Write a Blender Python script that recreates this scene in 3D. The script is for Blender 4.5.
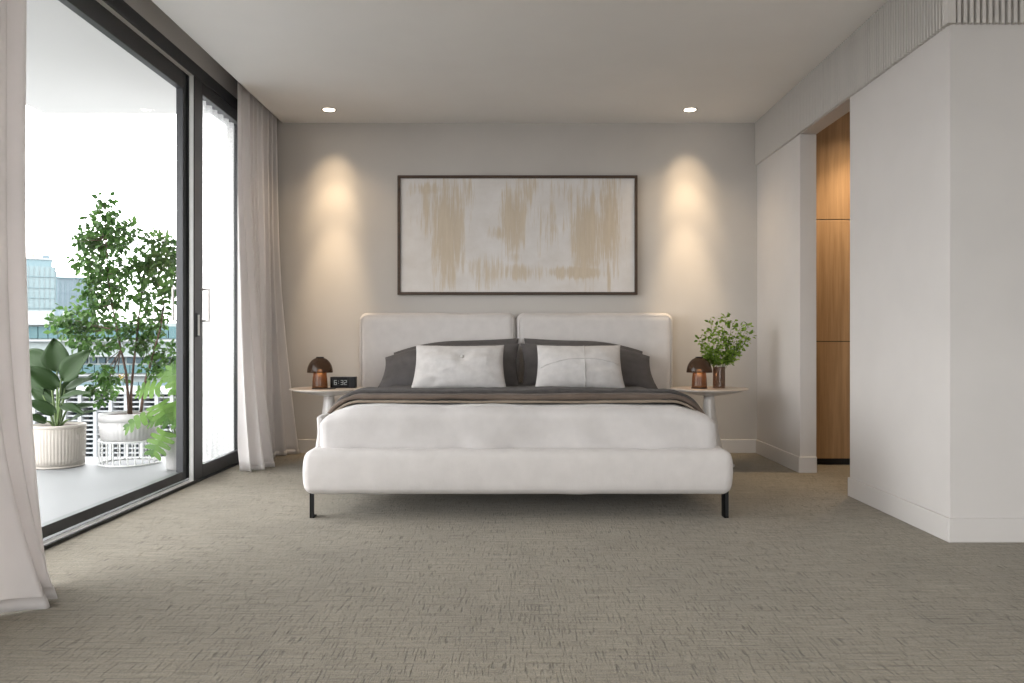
import bpy, bmesh, math, random
from mathutils import Vector, Matrix, noise

random.seed(7)
PI = math.pi
scene = bpy.context.scene
for o in list(bpy.data.objects):
    bpy.data.objects.remove(o)
COL = scene.collection

# ------------------------------------------------------------------ camera
F = 824.0                       # focal length in pixels of the 1024x683 frame
CAMH = 0.81
cam_d = bpy.data.cameras.new('camera')
cam_d.sensor_width = 36.0
cam_d.lens = F / 1024.0 * 36.0
cam_d.shift_x = -4.0 / 1024.0
cam_d.clip_end = 2000
cam = bpy.data.objects.new('camera', cam_d)
COL.objects.link(cam)
cam.location = (0, 0, CAMH)
cam.rotation_euler = (PI / 2, 0, 0)
scene.camera = cam

# ------------------------------------------------------------------ world (overcast white sky)
SKY = 5.6
w = bpy.data.worlds.new('sky')
scene.world = w
w.use_nodes = True
nt = w.node_tree
bg = nt.nodes['Background']
tc = nt.nodes.new('ShaderNodeTexCoord')
mp = nt.nodes.new('ShaderNodeMapping')
mp.inputs['Scale'].default_value = (1, 1, 2.5)
nz = nt.nodes.new('ShaderNodeTexNoise')
nz.inputs['Scale'].default_value = 2.2
nz.inputs['Detail'].default_value = 4
rp = nt.nodes.new('ShaderNodeValToRGB')
rp.color_ramp.elements[0].position = 0.3
rp.color_ramp.elements[0].color = (0.90, 0.94, 0.97, 1)
rp.color_ramp.elements[1].position = 0.6
rp.color_ramp.elements[1].color = (1.0, 1.0, 1.0, 1)
nt.links.new(tc.outputs['Generated'], mp.inputs['Vector'])
nt.links.new(mp.outputs['Vector'], nz.inputs['Vector'])
nt.links.new(nz.outputs['Fac'], rp.inputs['Fac'])
nt.links.new(rp.outputs['Color'], bg.inputs['Color'])
bg.inputs['Strength'].default_value = SKY

vs = scene.view_settings
vs.view_transform = 'Standard'
vs.look = 'None'
vs.exposure = 0.43
vs.gamma = 1.0
vs.use_curve_mapping = False
scene.display_settings.display_device = 'sRGB'
try:
    scene.cycles.use_denoising = True
    scene.cycles.max_bounces = 14
    scene.cycles.diffuse_bounces = 7
    scene.cycles.transparent_max_bounces = 24
    scene.cycles.sample_clamp_indirect = 6.0
    scene.cycles.caustics_reflective = False
    scene.cycles.caustics_refractive = False
except Exception:
    pass


def portal(name, loc, rot, sx, sy):
    d = bpy.data.lights.new(name, 'AREA')
    d.shape = 'RECTANGLE'
    d.size = sx
    d.size_y = sy
    d.cycles.is_portal = True
    o = bpy.data.objects.new(name, d)
    COL.objects.link(o)
    o.location = loc
    o.rotation_euler = rot
    return o


# the seen window and the two added ones guide the sky sampling (portals give no light of their own)
portal('window_portal', (-1.97, 3.85, 1.2), (0, -PI / 2, 0), 2.3, 3.9)
portal('added_rear_window_portal', (1.4, -2.83, 1.2), (PI / 2, 0, 0), 2.4, 2.3)
portal('added_side_window_portal', (-1.97, -.6, 1.2), (0, -PI / 2, 0), 2.3, 4.1)

# ------------------------------------------------------------------ helpers


def at(px, py, Y):
    """photo pixel at distance Y -> world point"""
    return Vector(((px - 516.0) / F * Y, Y, CAMH + (341.5 - py) / F * Y))


class MB:
    def __init__(self):
        self.v = []
        self.f = []

    def add(self, verts, faces):
        n = len(self.v)
        self.v.extend([tuple(p) for p in verts])
        self.f.extend([tuple(i + n for i in f) for f in faces])
        return self

    def box(self, x0, x1, y0, y1, z0, z1):
        return self.add([(x0, y0, z0), (x1, y0, z0), (x1, y1, z0), (x0, y1, z0),
                         (x0, y0, z1), (x1, y0, z1), (x1, y1, z1), (x0, y1, z1)],
                        [(0, 3, 2, 1), (4, 5, 6, 7), (0, 1, 5, 4), (1, 2, 6, 5), (2, 3, 7, 6), (3, 0, 4, 7)])

    def tube(self, pts, r, n=8, cap=True):
        pts = [Vector(p) for p in pts]
        if not hasattr(r, '__len__'):
            r = [r] * len(pts)
        verts, faces = [], []
        prev = None
        for i, p in enumerate(pts):
            a = pts[max(i - 1, 0)]
            b = pts[min(i + 1, len(pts) - 1)]
            t = (b - a).normalized() if (b - a).length > 1e-9 else Vector((0, 0, 1))
            if prev is None:
                ref = Vector((0, 0, 1)) if abs(t.z) < 0.9 else Vector((1, 0, 0))
                u = t.cross(ref).normalized()
            else:
                u = (prev - t * prev.dot(t)).normalized()
            prev = u
            q = t.cross(u)
            for k in range(n):
                an = 2 * PI * k / n
                verts.append(p + (u * math.cos(an) + q * math.sin(an)) * r[i])
        for i in range(len(pts) - 1):
            for k in range(n):
                k2 = (k + 1) % n
                faces.append((i * n + k, i * n + k2, (i + 1) * n + k2, (i + 1) * n + k))
        if cap:
            faces.append(tuple(range(n))[::-1])
            faces.append(tuple((len(pts) - 1) * n + k for k in range(n)))
        return self.add(verts, faces)

    def lathe(self, prof, n=32, c=(0, 0, 0), flute=None):
        """prof: list of (r, z); flute(theta, i) multiplies the radius"""
        verts, faces = [], []
        for i, (r, z) in enumerate(prof):
            for k in range(n):
                a = 2 * PI * k / n
                rr = r * (flute(a, i) if flute else 1.0)
                verts.append((c[0] + rr * math.cos(a), c[1] + rr * math.sin(a), c[2] + z))
        for i in range(len(prof) - 1):
            for k in range(n):
                k2 = (k + 1) % n
                faces.append((i * n + k, i * n + k2, (i + 1) * n + k2, (i + 1) * n + k))
        if prof[0][0] > 1e-6:
            faces.append(tuple(range(n))[::-1])
        if prof[-1][0] > 1e-6:
            faces.append(tuple((len(prof) - 1) * n + k for k in range(n)))
        return self.add(verts, faces)

    def rbox(self, x0, x1, y0, y1, z0, z1, r, seg=(12, 12, 6), disp=None):
        """rounded box on a gridded cube"""
        sx, sy, sz = (x1 - x0) / 2, (y1 - y0) / 2, (z1 - z0) / 2
        c = Vector(((x0 + x1) / 2, (y0 + y1) / 2, (z0 + z1) / 2))
        idx = {}
        verts, faces = [], []

        def coord(h, n, i):
            # denser towards the ends so the rounding stays smooth
            t = i / n
            e = min(0.32, 3.0 * r / (2 * h)) if n >= 8 else 0
            m = max(1, n // 4)
            if e and i <= m:
                return -h + 2 * h * e * 0.45 * (i / m)
            if e and i >= n - m:
                return h - 2 * h * e * 0.45 * ((n - i) / m)
            if e:
                a, b = -h + 2 * h * e * 0.45, h - 2 * h * e * 0.45
                return a + (b - a) * (i - m) / (n - 2 * m)
            return -h + 2 * h * t

        def vid(i, j, k):
            key = (i, j, k)
            if key in idx:
                return idx[key]
            p = Vector((coord(sx, seg[0], i), coord(sy, seg[1], j), coord(sz, seg[2], k)))
            rr = min(r, sx * .999, sy * .999, sz * .999)
            q = Vector((max(-sx + rr, min(sx - rr, p.x)), max(-sy + rr, min(sy - rr, p.y)), max(-sz + rr, min(sz - rr, p.z))))
            d = p - q
            if d.length > 1e-9:
                n_ = d.normalized()
                p = q + n_ * rr
            else:
                n_ = Vector((0, 0, 0))
            p = p + c
            if disp:
                p = disp(p, n_)
            idx[key] = len(verts)
            verts.append(p)
            return idx[key]
        nx, ny, nz_ = seg
        for i in range(nx):
            for j in range(ny):
                faces.append((vid(i, j, 0), vid(i, j + 1, 0), vid(i + 1, j + 1, 0), vid(i + 1, j, 0)))
                faces.append((vid(i, j, nz_), vid(i + 1, j, nz_), vid(i + 1, j + 1, nz_), vid(i, j + 1, nz_)))
        for i in range(nx):
            for k in range(nz_):
                faces.append((vid(i, 0, k), vid(i + 1, 0, k), vid(i + 1, 0, k + 1), vid(i, 0, k + 1)))
                faces.append((vid(i, ny, k), vid(i, ny, k + 1), vid(i + 1, ny, k + 1), vid(i + 1, ny, k)))
        for j in range(ny):
            for k in range(nz_):
                faces.append((vid(0, j, k), vid(0, j, k + 1), vid(0, j + 1, k + 1), vid(0, j + 1, k)))
                faces.append((vid(nx, j, k), vid(nx, j + 1, k), vid(nx, j + 1, k + 1), vid(nx, j, k + 1)))
        return self.add(verts, faces)

    def grid(self, fn, nu, nv):
        verts = [fn(i / nu, j / nv) for j in range(nv + 1) for i in range(nu + 1)]
        faces = [(j * (nu + 1) + i, j * (nu + 1) + i + 1, (j + 1) * (nu + 1) + i + 1, (j + 1) * (nu + 1) + i)
                 for j in range(nv) for i in range(nu)]
        return self.add(verts, faces)

    def build(self, name, mat, parent=None, smooth=False, solid=0.0, bevel=0.0, subsurf=0, bseg=2, origin=None):
        me = bpy.data.meshes.new(name)
        vv = self.v
        if origin is not None:
            ox, oy, oz = origin
            vv = [(p[0] - ox, p[1] - oy, p[2] - oz) for p in vv]
        me.from_pydata(vv, [], self.f)
        me.update()
        if smooth:
            me.polygons.foreach_set('use_smooth', [True] * len(me.polygons))
        me.materials.append(mat)
        o = bpy.data.objects.new(name, me)
        COL.objects.link(o)
        if origin is not None:
            o.location = origin
        if parent is not None:
            o.parent = parent
        if bevel:
            m = o.modifiers.new('bevel', 'BEVEL')
            m.width = bevel
            m.segments = bseg
            m.limit_method = 'ANGLE'
        if solid:
            m = o.modifiers.new('thickness', 'SOLIDIFY')
            m.thickness = solid
            m.offset = 0
        if subsurf:
            m = o.modifiers.new('smooth', 'SUBSURF')
            m.levels = subsurf
            m.render_levels = subsurf
        return o


def tag(o, label=None, cat=None, group=None, kind=None):
    if label:
        o['label'] = label
    if cat:
        o['category'] = cat
    if group:
        o['group'] = group
    if kind:
        o['kind'] = kind
    return o


def empty(name, loc=(0, 0, 0), rz=0.0):
    o = bpy.data.objects.new(name, None)
    o.empty_display_size = 0.1
    COL.objects.link(o)
    o.location = loc
    o.rotation_euler = (0, 0, rz)
    return o


def share(src, loc=(0, 0, 0), parent=None):
    c = src.copy()
    COL.objects.link(c)
    c.parent = parent
    c.location = loc
    return c


def struct(name, mb, mat, **k):
    return tag(mb.build(name, mat, **k), kind='structure')


# ------------------------------------------------------------------ materials
def srgb(r, g, b):
    def f(c):
        c /= 255.0
        return c / 12.92 if c <= 0.04045 else ((c + 0.055) / 1.055) ** 2.4
    return (f(r), f(g), f(b), 1.0)


class Mat:
    def __init__(self, name, color=(.5, .5, .5, 1), rough=.6, metal=0.0, **k):
        self.m = bpy.data.materials.new(name)
        self.m.use_nodes = True
        self.nt = self.m.node_tree
        self.b = self.nt.nodes['Principled BSDF']
        self.out = self.nt.nodes['Material Output']
        if len(color) == 3:
            color = (*color, 1)
        self.b.inputs['Base Color'].default_value = color
        self.b.inputs['Roughness'].default_value = rough
        self.b.inputs['Metallic'].default_value = metal
        for kk, vv in k.items():
            self.b.inputs[kk.replace('_', ' ')].default_value = vv

    def n(self, t, **k):
        nd = self.nt.nodes.new('ShaderNode' + t)
        for kk, vv in k.items():
            if kk in nd.inputs:
                nd.inputs[kk].default_value = vv
            else:
                setattr(nd, kk, vv)
        return nd

    def l(self, a, b):
        self.nt.links.new(a, b)

    def coord(self, scale=(1, 1, 1), which='Object'):
        t = self.n('TexCoord')
        mp_ = self.n('Mapping')
        mp_.inputs['Scale'].default_value = scale
        self.l(t.outputs[which], mp_.inputs['Vector'])
        return mp_.outputs['Vector']

    def noise(self, vec, scale, detail=3, rough=.55):
        nd = self.n('TexNoise')
        nd.inputs['Scale'].default_value = scale
        nd.inputs['Detail'].default_value = detail
        nd.inputs['Roughness'].default_value = rough
        self.l(vec, nd.inputs['Vector'])
        return nd.outputs['Fac']

    def ramp(self, fac, stops):
        nd = self.n('ValToRGB')
        cr = nd.color_ramp
        while len(cr.elements) > len(stops):
            cr.elements.remove(cr.elements[-1])
        while len(cr.elements) < len(stops):
            cr.elements.new(.5)
        for e, (p, c) in zip(cr.elements, stops):
            e.position = p
            e.color = c if len(c) == 4 else (*c, 1)
        self.l(fac, nd.inputs['Fac'])
        return nd.outputs['Color']

    def math(self, op, a, b=None, c=None, clamp=False):
        nd = self.n('Math', operation=op, use_clamp=clamp)
        for i, x in enumerate((a, b, c)):
            if x is None:
                continue
            if isinstance(x, (int, float)):
                nd.inputs[i].default_value = x
            else:
                self.l(x, nd.inputs[i])
        return nd.outputs[0]

    def mix(self, fac, a, b, blend='MIX'):
        nd = self.n('Mix', data_type='RGBA', blend_type=blend)
        for s, x in ((nd.inputs[0], fac), (nd.inputs[6], a), (nd.inputs[7], b)):
            if isinstance(x, (int, float)):
                s.default_value = x
            elif isinstance(x, tuple):
                s.default_value = x if len(x) == 4 else (*x, 1)
            else:
                self.l(x, s)
        return nd.outputs[2]

    def bump(self, h, strength=.3, dist=.01, into=None):
        nd = self.n('Bump')
        nd.inputs['Strength'].default_value = strength
        nd.inputs['Distance'].default_value = dist
        self.l(h, nd.inputs['Height'])
        self.l(nd.outputs['Normal'], (into or self.b).inputs['Normal'])
        return nd

    def color(self, sock):
        self.l(sock, self.b.inputs['Base Color'])


def paint(name, c, rough=.75, amt=.06, bump=.08):
    m = Mat(name, c, rough)
    v = m.coord()
    n1 = m.noise(v, 1.6, 4)
    n2 = m.noise(v, 60, 2)
    lo = tuple(x * (1 - amt) for x in c[:3])
    hi = tuple(min(1, x * (1 + amt * .5)) for x in c[:3])
    m.color(m.ramp(n1, [(.3, lo), (.7, hi)]))
    m.bump(n2, bump, .002)
    return m.m


def fabric(name, c, weave=700, amt=.12, bump=.25, rough=.9, sheen=.25, blotch=9, transl=0.0):
    m = Mat(name, c, rough, Sheen_Weight=sheen)
    v = m.coord()
    n1 = m.noise(v, blotch, 4)
    n2 = m.noise(v, weave, 2)
    lo = tuple(x * (1 - amt) for x in c[:3])
    hi = tuple(min(1, x * (1 + amt * .6)) for x in c[:3])
    base = m.ramp(n1, [(.3, lo), (.7, hi)])
    m.color(base)
    n3 = m.noise(m.coord((34, 34, 9)), 1.0, 3, .6)
    m.bump(m.math('ADD', m.math('ADD', n2, m.math('MULTIPLY', n3, 1.2)), m.math('MULTIPLY', n1, .6)), bump, .004)
    if transl:
        t = m.n('BsdfTranslucent')
        m.l(base, t.inputs['Color'])
        mx = m.n('MixShader')
        mx.inputs[0].default_value = transl
        m.l(m.b.outputs[0], mx.inputs[1])
        m.l(t.outputs[0], mx.inputs[2])
        m.l(mx.outputs[0], m.out.inputs['Surface'])
    return m.m


def glass(name, tint=(1, 1, 1, 1), refl=.06):
    m = Mat(name)
    t = m.n('BsdfTransparent')
    t.inputs['Color'].default_value = tint
    g = m.n('BsdfGlossy')
    g.inputs['Roughness'].default_value = .02
    lw = m.n('LayerWeight')
    lw.inputs['Blend'].default_value = .15
    f = m.math('MULTIPLY_ADD', lw.outputs['Fresnel'], .03, .002, clamp=True)
    mx = m.n('MixShader')
    m.l(f, mx.inputs[0])
    m.l(t.outputs[0], mx.inputs[1])
    m.l(g.outputs[0], mx.inputs[2])
    m.l(mx.outputs[0], m.out.inputs['Surface'])
    return m.m


def emit(name, c, s):
    m = Mat(name)
    e = m.n('Emission')
    e.inputs['Color'].default_value = (*c[:3], 1)
    e.inputs['Strength'].default_value = s
    m.l(e.outputs[0], m.out.inputs['Surface'])
    return m.m


def leafmat(name, c0, c1, transl=.35, rough=.4, veins=0):
    m = Mat(name, c0, rough + .12, 0.0, Specular_IOR_Level=.3)
    g = m.n('NewGeometry')
    v = m.coord()
    n1 = m.noise(v, 14, 2)
    f = m.math('ADD', m.math('MULTIPLY', g.outputs['Random Per Island'], .8), m.math('MULTIPLY', n1, .3), clamp=True)
    base = m.ramp(f, [(.1, c0), (.95, c1)])
    m.color(base)
    t = m.n('BsdfTranslucent')
    hs = m.n('HueSaturation')
    hs.inputs['Value'].default_value = 1.5
    m.l(base, hs.inputs['Color'])
    m.l(hs.outputs[0], t.inputs['Color'])
    mx = m.n('MixShader')
    mx.inputs[0].default_value = transl
    m.l(m.b.outputs[0], mx.inputs[1])
    m.l(t.outputs[0], mx.inputs[2])
    m.l(mx.outputs[0], m.out.inputs['Surface'])
    return m.m


def wood(name, dark, light, scale=1.0, rough=.45, axis=2):
    m = Mat(name, light, rough)
    s = [38 * scale, 38 * scale, 38 * scale]
    s[axis] = 1.6 * scale
    v = m.coord(tuple(s))
    n1 = m.noise(v, 1.0, 6, .65)
    s2 = [150 * scale] * 3
    s2[axis] = 5 * scale
    n2 = m.noise(m.coord(tuple(s2)), 1.0, 3)
    f = m.math('ADD', m.math('MULTIPLY', n1, .75), m.math('MULTIPLY', n2, .25))
    m.color(m.ramp(f, [(.32, dark), (.66, light)]))
    m.bump(n2, .12, .002)
    return m.m


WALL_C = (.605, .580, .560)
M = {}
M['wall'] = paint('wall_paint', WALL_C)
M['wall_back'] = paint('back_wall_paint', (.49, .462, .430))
M['ceiling'] = paint('ceiling_paint', (.89, .875, .855), .85, .03)
M['trim'] = paint('trim_paint', (.60, .576, .556), .55, .02, .03)
M['slat'] = paint('slat_paint', (.56, .535, .505), .7, .04, .05)
M['frame'] = paint('anodised_frame', (.024, .025, .028), .38, .15, .05)
M['frame_dark'] = paint('black_gasket', (.012, .012, .013), .5, .1, .05)
M['alu'] = Mat('pale_aluminium', (.82, .81, .79), .4, 0.0).m
M['chrome'] = Mat('satin_chrome', (.36, .335, .315), .35, 1.0).m
M['glass'] = glass('window_glass')
M['balcony'] = paint('balcony_tile', (.185, .191, .194), .6, .08, .05)
M['soffit'] = paint('soffit_paint', (.74, .74, .73), .8, .03)
M['curtain'] = fabric('curtain_linen', (.78, .75, .735), 500, .04, .12, .9, .1, 4, .38)
M['uphol'] = fabric('headboard_upholstery', (.575, .546, .528), 420, .05, .3, .92, .2, 14)
M['bedspread'] = fabric('bedspread_cotton', (.56, .536, .525), 300, .07, .25, .92, .2, 10)
M['white_cushion'] = fabric('cushion_linen', (.54, .52, .507), 380, .1, .35, .92, .2, 20)
M['grey_linen'] = fabric('grey_pillow_linen', (.085, .078, .077), 380, .18, .3, .95, .06, 16)
M['grey_quilt'] = fabric('grey_quilt_cotton', (.066, .060, .058), 250, .25, .4, .95, .03, 30)
M['brown'] = fabric('brown_blanket_wool', (.125, .094, .074), 350, .15, .35, .95, .04, 14)
M['tan'] = fabric('tan_blanket_wool', (.24, .195, .150), 350, .15, .35, .95, .04, 14)
M['black_metal'] = Mat('black_metal', (.008, .008, .008), .5, 0.0, Specular_IOR_Level=.25).m
M['table_white'] = Mat('white_lacquer', (.60, .575, .55), .28, 0.0, Coat_Weight=.3).m
M['table_top'] = wood('pale_table_wood', (.54, .46, .385, 1), (.68, .60, .52, 1), .6, .4, 0)
M['plinth'] = Mat('black_plinth', (.01, .01, .01), .6).m
M['oak'] = wood('oak_veneer', (.27, .165, .085, 1), (.45, .295, .165, 1), .8, .45, 2)
M['frame_wood'] = wood('dark_walnut', (.026, .013, .006, 1), (.065, .034, .017, 1), 1.2, .6, 0)
M['clock'] = Mat('black_gloss_plastic', (.004, .004, .005), .15, 0.0, Specular_IOR_Level=.2).m
M['clock_side'] = Mat('black_matt_plastic', (.006, .006, .007), .5, 0.0, Specular_IOR_Level=.2).m
M['digits'] = emit('clock_digits', (.75, .74, .70), .28)
M['soil'] = paint('potting_soil', (.045, .028, .018), .95, .4, .5)
M['bark'] = paint('tree_bark', (.11, .065, .048), .85, .35, .4)
M['pot_cream'] = paint('cream_stoneware', (.43, .39, .345), .7, .08, .1)
M['pot_white'] = paint('white_glazed_clay', (.45, .44, .43), .55, .05, .05)
M['wire'] = Mat('white_wire', (.60, .60, .59), .45).m
M['ficus'] = leafmat('ficus_leaf', (.016, .050, .010, 1), (.082, .165, .037, 1), .35, .38)
M['bird'] = leafmat('broad_leaf', (.011, .030, .007, 1), (.030, .065, .015, 1), .15, .42)
M['monstera'] = leafmat('monstera_leaf', (.042, .105, .017, 1), (.115, .215, .042, 1), .4, .35)
M['sprig'] = leafmat('sprig_leaf', (.085, .16, .022, 1), (.27, .40, .07, 1), .4, .45)
M['stem'] = paint('green_stem', (.09, .14, .04), .6, .2, .1)
M['twig'] = paint('brown_twig', (.12, .075, .04), .7, .2, .1)


def carpet():
    m = Mat('loop_pile_carpet', (.3, .27, .2), .97, Sheen_Weight=.15)
    dash = m.noise(m.coord((165, 11.0, 1)), 1.0, 2, .45)          # short tufted runs along the room
    dash2 = m.noise(m.coord((190, 26, 1)), 1.0, 2, .5)
    rib = m.noise(m.coord((6, 95, 1)), 1.0, 3, .6)           # fine ribs across
    patch = m.noise(m.coord((2.3, 2.3, 1)), 1.0, 3, .5)
    region = m.noise(m.coord((5, 9, 1)), 1.0, 2, .5)
    fine = m.noise(m.coord((210, 150, 1)), 1.0, 3, .7)
    a = m.ramp(dash, [(.595, (0, 0, 0)), (.68, (1, 1, 1))])
    hl = m.ramp(m.noise(m.coord((7, 75, 1)), 1.0, 2, .45), [(.60, (0, 0, 0)), (.70, (.5, .5, .5))])
    a = m.math('MAXIMUM', a, hl)
    g = m.ramp(region, [(.30, (.45, .45, .45)), (.6, (1, 1, 1))])
    a = m.math('MULTIPLY', a, g)
    b = m.ramp(dash2, [(.55, (0, 0, 0)), (.72, (1, 1, 1))])
    ab = m.math('MAXIMUM', a, m.math('MULTIPLY', b, .55))
    c1 = m.ramp(fine, [(.3, (.108, .091, .062)), (.7, (.37, .325, .245))])
    c2 = m.ramp(rib, [(.35, (.155, .132, .094)), (.65, (.31, .273, .206))])
    base = m.mix(.5, c1, c2)
    base = m.mix(m.math('MULTIPLY', ab, .66), base, (.060, .049, .034))
    pt = m.ramp(patch, [(.3, (.9, .9, .9)), (.7, (1.06, 1.06, 1.06))])
    m.color(m.mix(1.0, base, pt, 'MULTIPLY'))
    h = m.math('SUBTRACT', m.math('ADD', m.math('MULTIPLY', fine, .5), m.math('MULTIPLY', rib, .6)), ab)
    m.bump(h, .65, .008)
    return m.m


M['carpet'] = carpet()


def smoked_glass(name, tint, warm):
    m = Mat(name, tint, .08, 0.0)
    t = m.n('BsdfTransparent')
    t.inputs['Color'].default_value = warm
    mx = m.n('MixShader')
    mx.inputs[0].default_value = .55
    m.l(m.b.outputs[0], mx.inputs[1])
    m.l(t.outputs[0], mx.inputs[2])
    m.l(mx.outputs[0], m.out.inputs['Surface'])
    return m.m


M['smoke'] = smoked_glass('smoked_brown_glass', (.060, .040, .028, 1), (.46, .34, .25, 1))
M['smoke_stem'] = smoked_glass('smoked_amber_glass', (.12, .070, .042, 1), (.55, .37, .24, 1))
M['vase'] = smoked_glass('brown_vase_glass', (.22, .155, .118, 1), (.74, .62, .53, 1))
M['bulb'] = emit('warm_bulb', (1.0, .62, .30), 1.2)
M['downlight'] = emit('downlight_lens', (1.0, .86, .68), 14.0)


def sheer():
    m = Mat('sheer_voile', (.9, .9, .9), .9)
    v = m.coord((1, 90, 90))
    n1 = m.noise(v, 1.0, 2)
    t = m.n('BsdfTranslucent')
    t.inputs['Color'].default_value = (.95, .95, .94, 1)
    d = m.n('BsdfDiffuse')
    d.inputs['Color'].default_value = (.85, .85, .84, 1)
    tr = m.n('BsdfTransparent')
    a = m.n('MixShader')
    a.inputs[0].default_value = .75
    m.l(d.outputs[0], a.inputs[1])
    m.l(t.outputs[0], a.inputs[2])
    b = m.n('MixShader')
    m.l(m.math('MULTIPLY_ADD', n1, .35, .35), b.inputs[0])
    m.l(a.outputs[0], b.inputs[1])
    m.l(tr.outputs[0], b.inputs[2])
    m.l(b.outputs[0], m.out.inputs['Surface'])
    return m.m


M['sheer'] = sheer()

# ------------------------------------------------------------------ room shell
XL, XR, YB, H = -1.845, 1.755, 6.0, 2.40
YF = -2.8                       # wall behind the camera
XP = -1.70                      # edge of the ceiling at the curtain pocket
struct('floor', MB().box(XL, 4.6, YF - .12, 6.1, -.06, 0), M['carpet'])
struct('ceiling', MB().box(XP, 4.6, YF - .12, 6.12, H, 2.66), M['ceiling'])
struct('trim_1', MB().box(-2.06, XP, YF - .12, 6.12, 2.60, 2.66), M['ceiling'])      # top of the curtain pocket
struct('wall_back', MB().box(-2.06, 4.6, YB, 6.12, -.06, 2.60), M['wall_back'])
wl = empty('wall_left')
tag(wl, kind='structure')
MB().box(-2.06, XL, 1.5, 1.9, -.06, 2.60).build('wall_panel', M['wall'], wl)
MB().box(-2.06, XL, -2.8, -2.7, -.06, 2.60).build('wall_panel', M['wall'], wl)
MB().box(-2.06, XL, -2.7, 1.5, 2.41, 2.60).build('lintel', M['wall'], wl)
MB().box(-2.06, XL, 1.9, 6.0, 2.41, 2.60).build('lintel', M['wall'], wl)
MB().box(-2.06, XL, 5.86, 6.0, -.06, 2.41).build('end_pier', M['wall'], wl)
# right side: far wall, header above the opening, near block
wr = empty('wall_right')
tag(wr, kind='structure')
YJ, YO, YN = 5.09, 4.33, 3.33
ZH = 2.09
MB().box(XR, XR + .10, YJ, YB, 0, H).build('wall_panel', M['wall'], wr)
MB().box(XR, XR + .10, YO, YJ, ZH, H).build('lintel', M['wall'], wr)
MB().box(XR, 4.6, YN, YO, 0, H).build('wall_block', M['wall'], wr)
# fluted slats round the head of the wall, one by one
PITCH = .0252
base = MB().box(-.022, .002, -.0055, .0055, ZH, H).build('slat', M['slat'], wr, bevel=.003)
n_side = int((YB - YN) / PITCH)
first = True
for i in range(n_side):
    y = YN + .006 + PITCH * (i + .5)
    if first:
        base.location = (XR, y, 0)
        first = False
    else:
        share(base, (XR, y, 0), wr)
fr = MB().box(-.0075, .0075, -.022, .002, ZH, H).build('slat', M['slat'], wr, bevel=.003)
fr.location = (XR + .026, YN, 0)
for i in range(1, 48):
    share(fr, (XR + .026 + PITCH * i, YN, 0), wr)
MB().box(-.022, .012, -.022, .012, ZH, H).build('corner_post', M['slat'], wr, bevel=.002).location = (XR, YN, 0)
struct('wall_front', MB().box(-2.06, .2, YF - .12, YF, -.06, 2.6).box(2.6, 4.6, YF - .12, YF, -.06, 2.6)
       .box(.2, 2.6, YF - .12, YF, 2.36, 2.6), M['wall'])  # opening cut for the added rear window
added_win3 = empty('added_window_3')  # unseen rear window, added so daylight brightens the foreground walls and ceiling
tag(added_win3, kind='structure')
f3 = MB()
for x in (.2, 1.375, 2.55):
    f3.box(x, x + .05, YF - .1, YF - .04, 0, 2.36)
f3.box(.2, 2.6, YF - .1, YF - .04, 0, .06).box(.2, 2.6, YF - .1, YF - .04, 2.30, 2.36)
f3.build('frame', M['frame'], added_win3)
for xa in (.25, 1.425):
    MB().box(xa, xa + 1.125, YF - .076, YF - .066, .05, 2.31).build('glass_pane', M['glass'], added_win3)
struct('wall_side', MB().box(4.5, 4.6, YF, 6.0, 0, 2.4), M['wall'])
# baseboards
BH, BT = .098, .013


def baseboard(name, x0, x1, y0, y1):
    mb = MB().box(x0, x1, y0, y1, 0, BH)
    return struct(name, mb, M['trim'], bevel=.003)


baseboard('baseboard_back', -1.80, XR, YB - BT, YB)
bb = empty('baseboard_right')
tag(bb, kind='structure')
for a in ((XR - BT, XR, YJ, YB - BT), (XR - BT, XR + .10, YJ - BT, YJ), (XR - BT, XR, YN, YO), (XR - BT, 4.5, YN - BT, YN)):
    MB().box(*a, 0, BH).build('board', M['trim'], bb, bevel=.003)

# ------------------------------------------------------------------ sliding window
win = empty('window_1', (0, 0, 0))
tag(win, kind='structure')
Y0, Y1 = 1.9, 5.86
MB().box(-1.853, -1.840, Y0, Y1, 2.337, 2.41).build('head_frame', M['frame'], win, bevel=.002)
MB().box(-1.884, -1.853, Y0, Y1, 2.340, 2.41).build('head_channel', M['alu'], win)
MB().box(-2.06, -1.884, Y0, Y1, 2.345, 2.41).build('head_soffit', M['frame'], win)
MB().box(-2.06, -1.83, Y0, Y1, -.05, .006).build('sill', M['frame_dark'], win)
MB().box(-1.842, -1.829, Y0, 4.74, 0, .016).build('sill_nosing', M['frame_dark'], win, bevel=.002)
MB().box(-1.884, -1.846, Y0, 4.74, .004, .013).build('track', M['alu'], win, bevel=.002)
for y in (Y0, Y1 - .05):
    MB().box(-2.0, -1.84, y, y + .05, 0, 2.345).build('jamb', M['frame'], win)


def leaf(name, xo, xi, ya, yb, z0, z1, st, zb, zt):
    f = MB()
    f.box(xo, xi, ya, ya + st, z0, z1)
    f.box(xo, xi, yb - st, yb, z0, z1)
    f.box(xo, xi, ya + st, yb - st, z0, zb)
    f.box(xo, xi, ya + st, yb - st, zt, z1)
    o = f.build(name, M['frame'], win, bevel=.0025)
    g = MB().box((xo + xi) / 2 - .006, (xo + xi) / 2 + .006, ya + st - .01, yb - st + .01, zb - .01, zt + .01)
    g.build('glass_pane', M['glass'], o)
    return o


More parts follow.
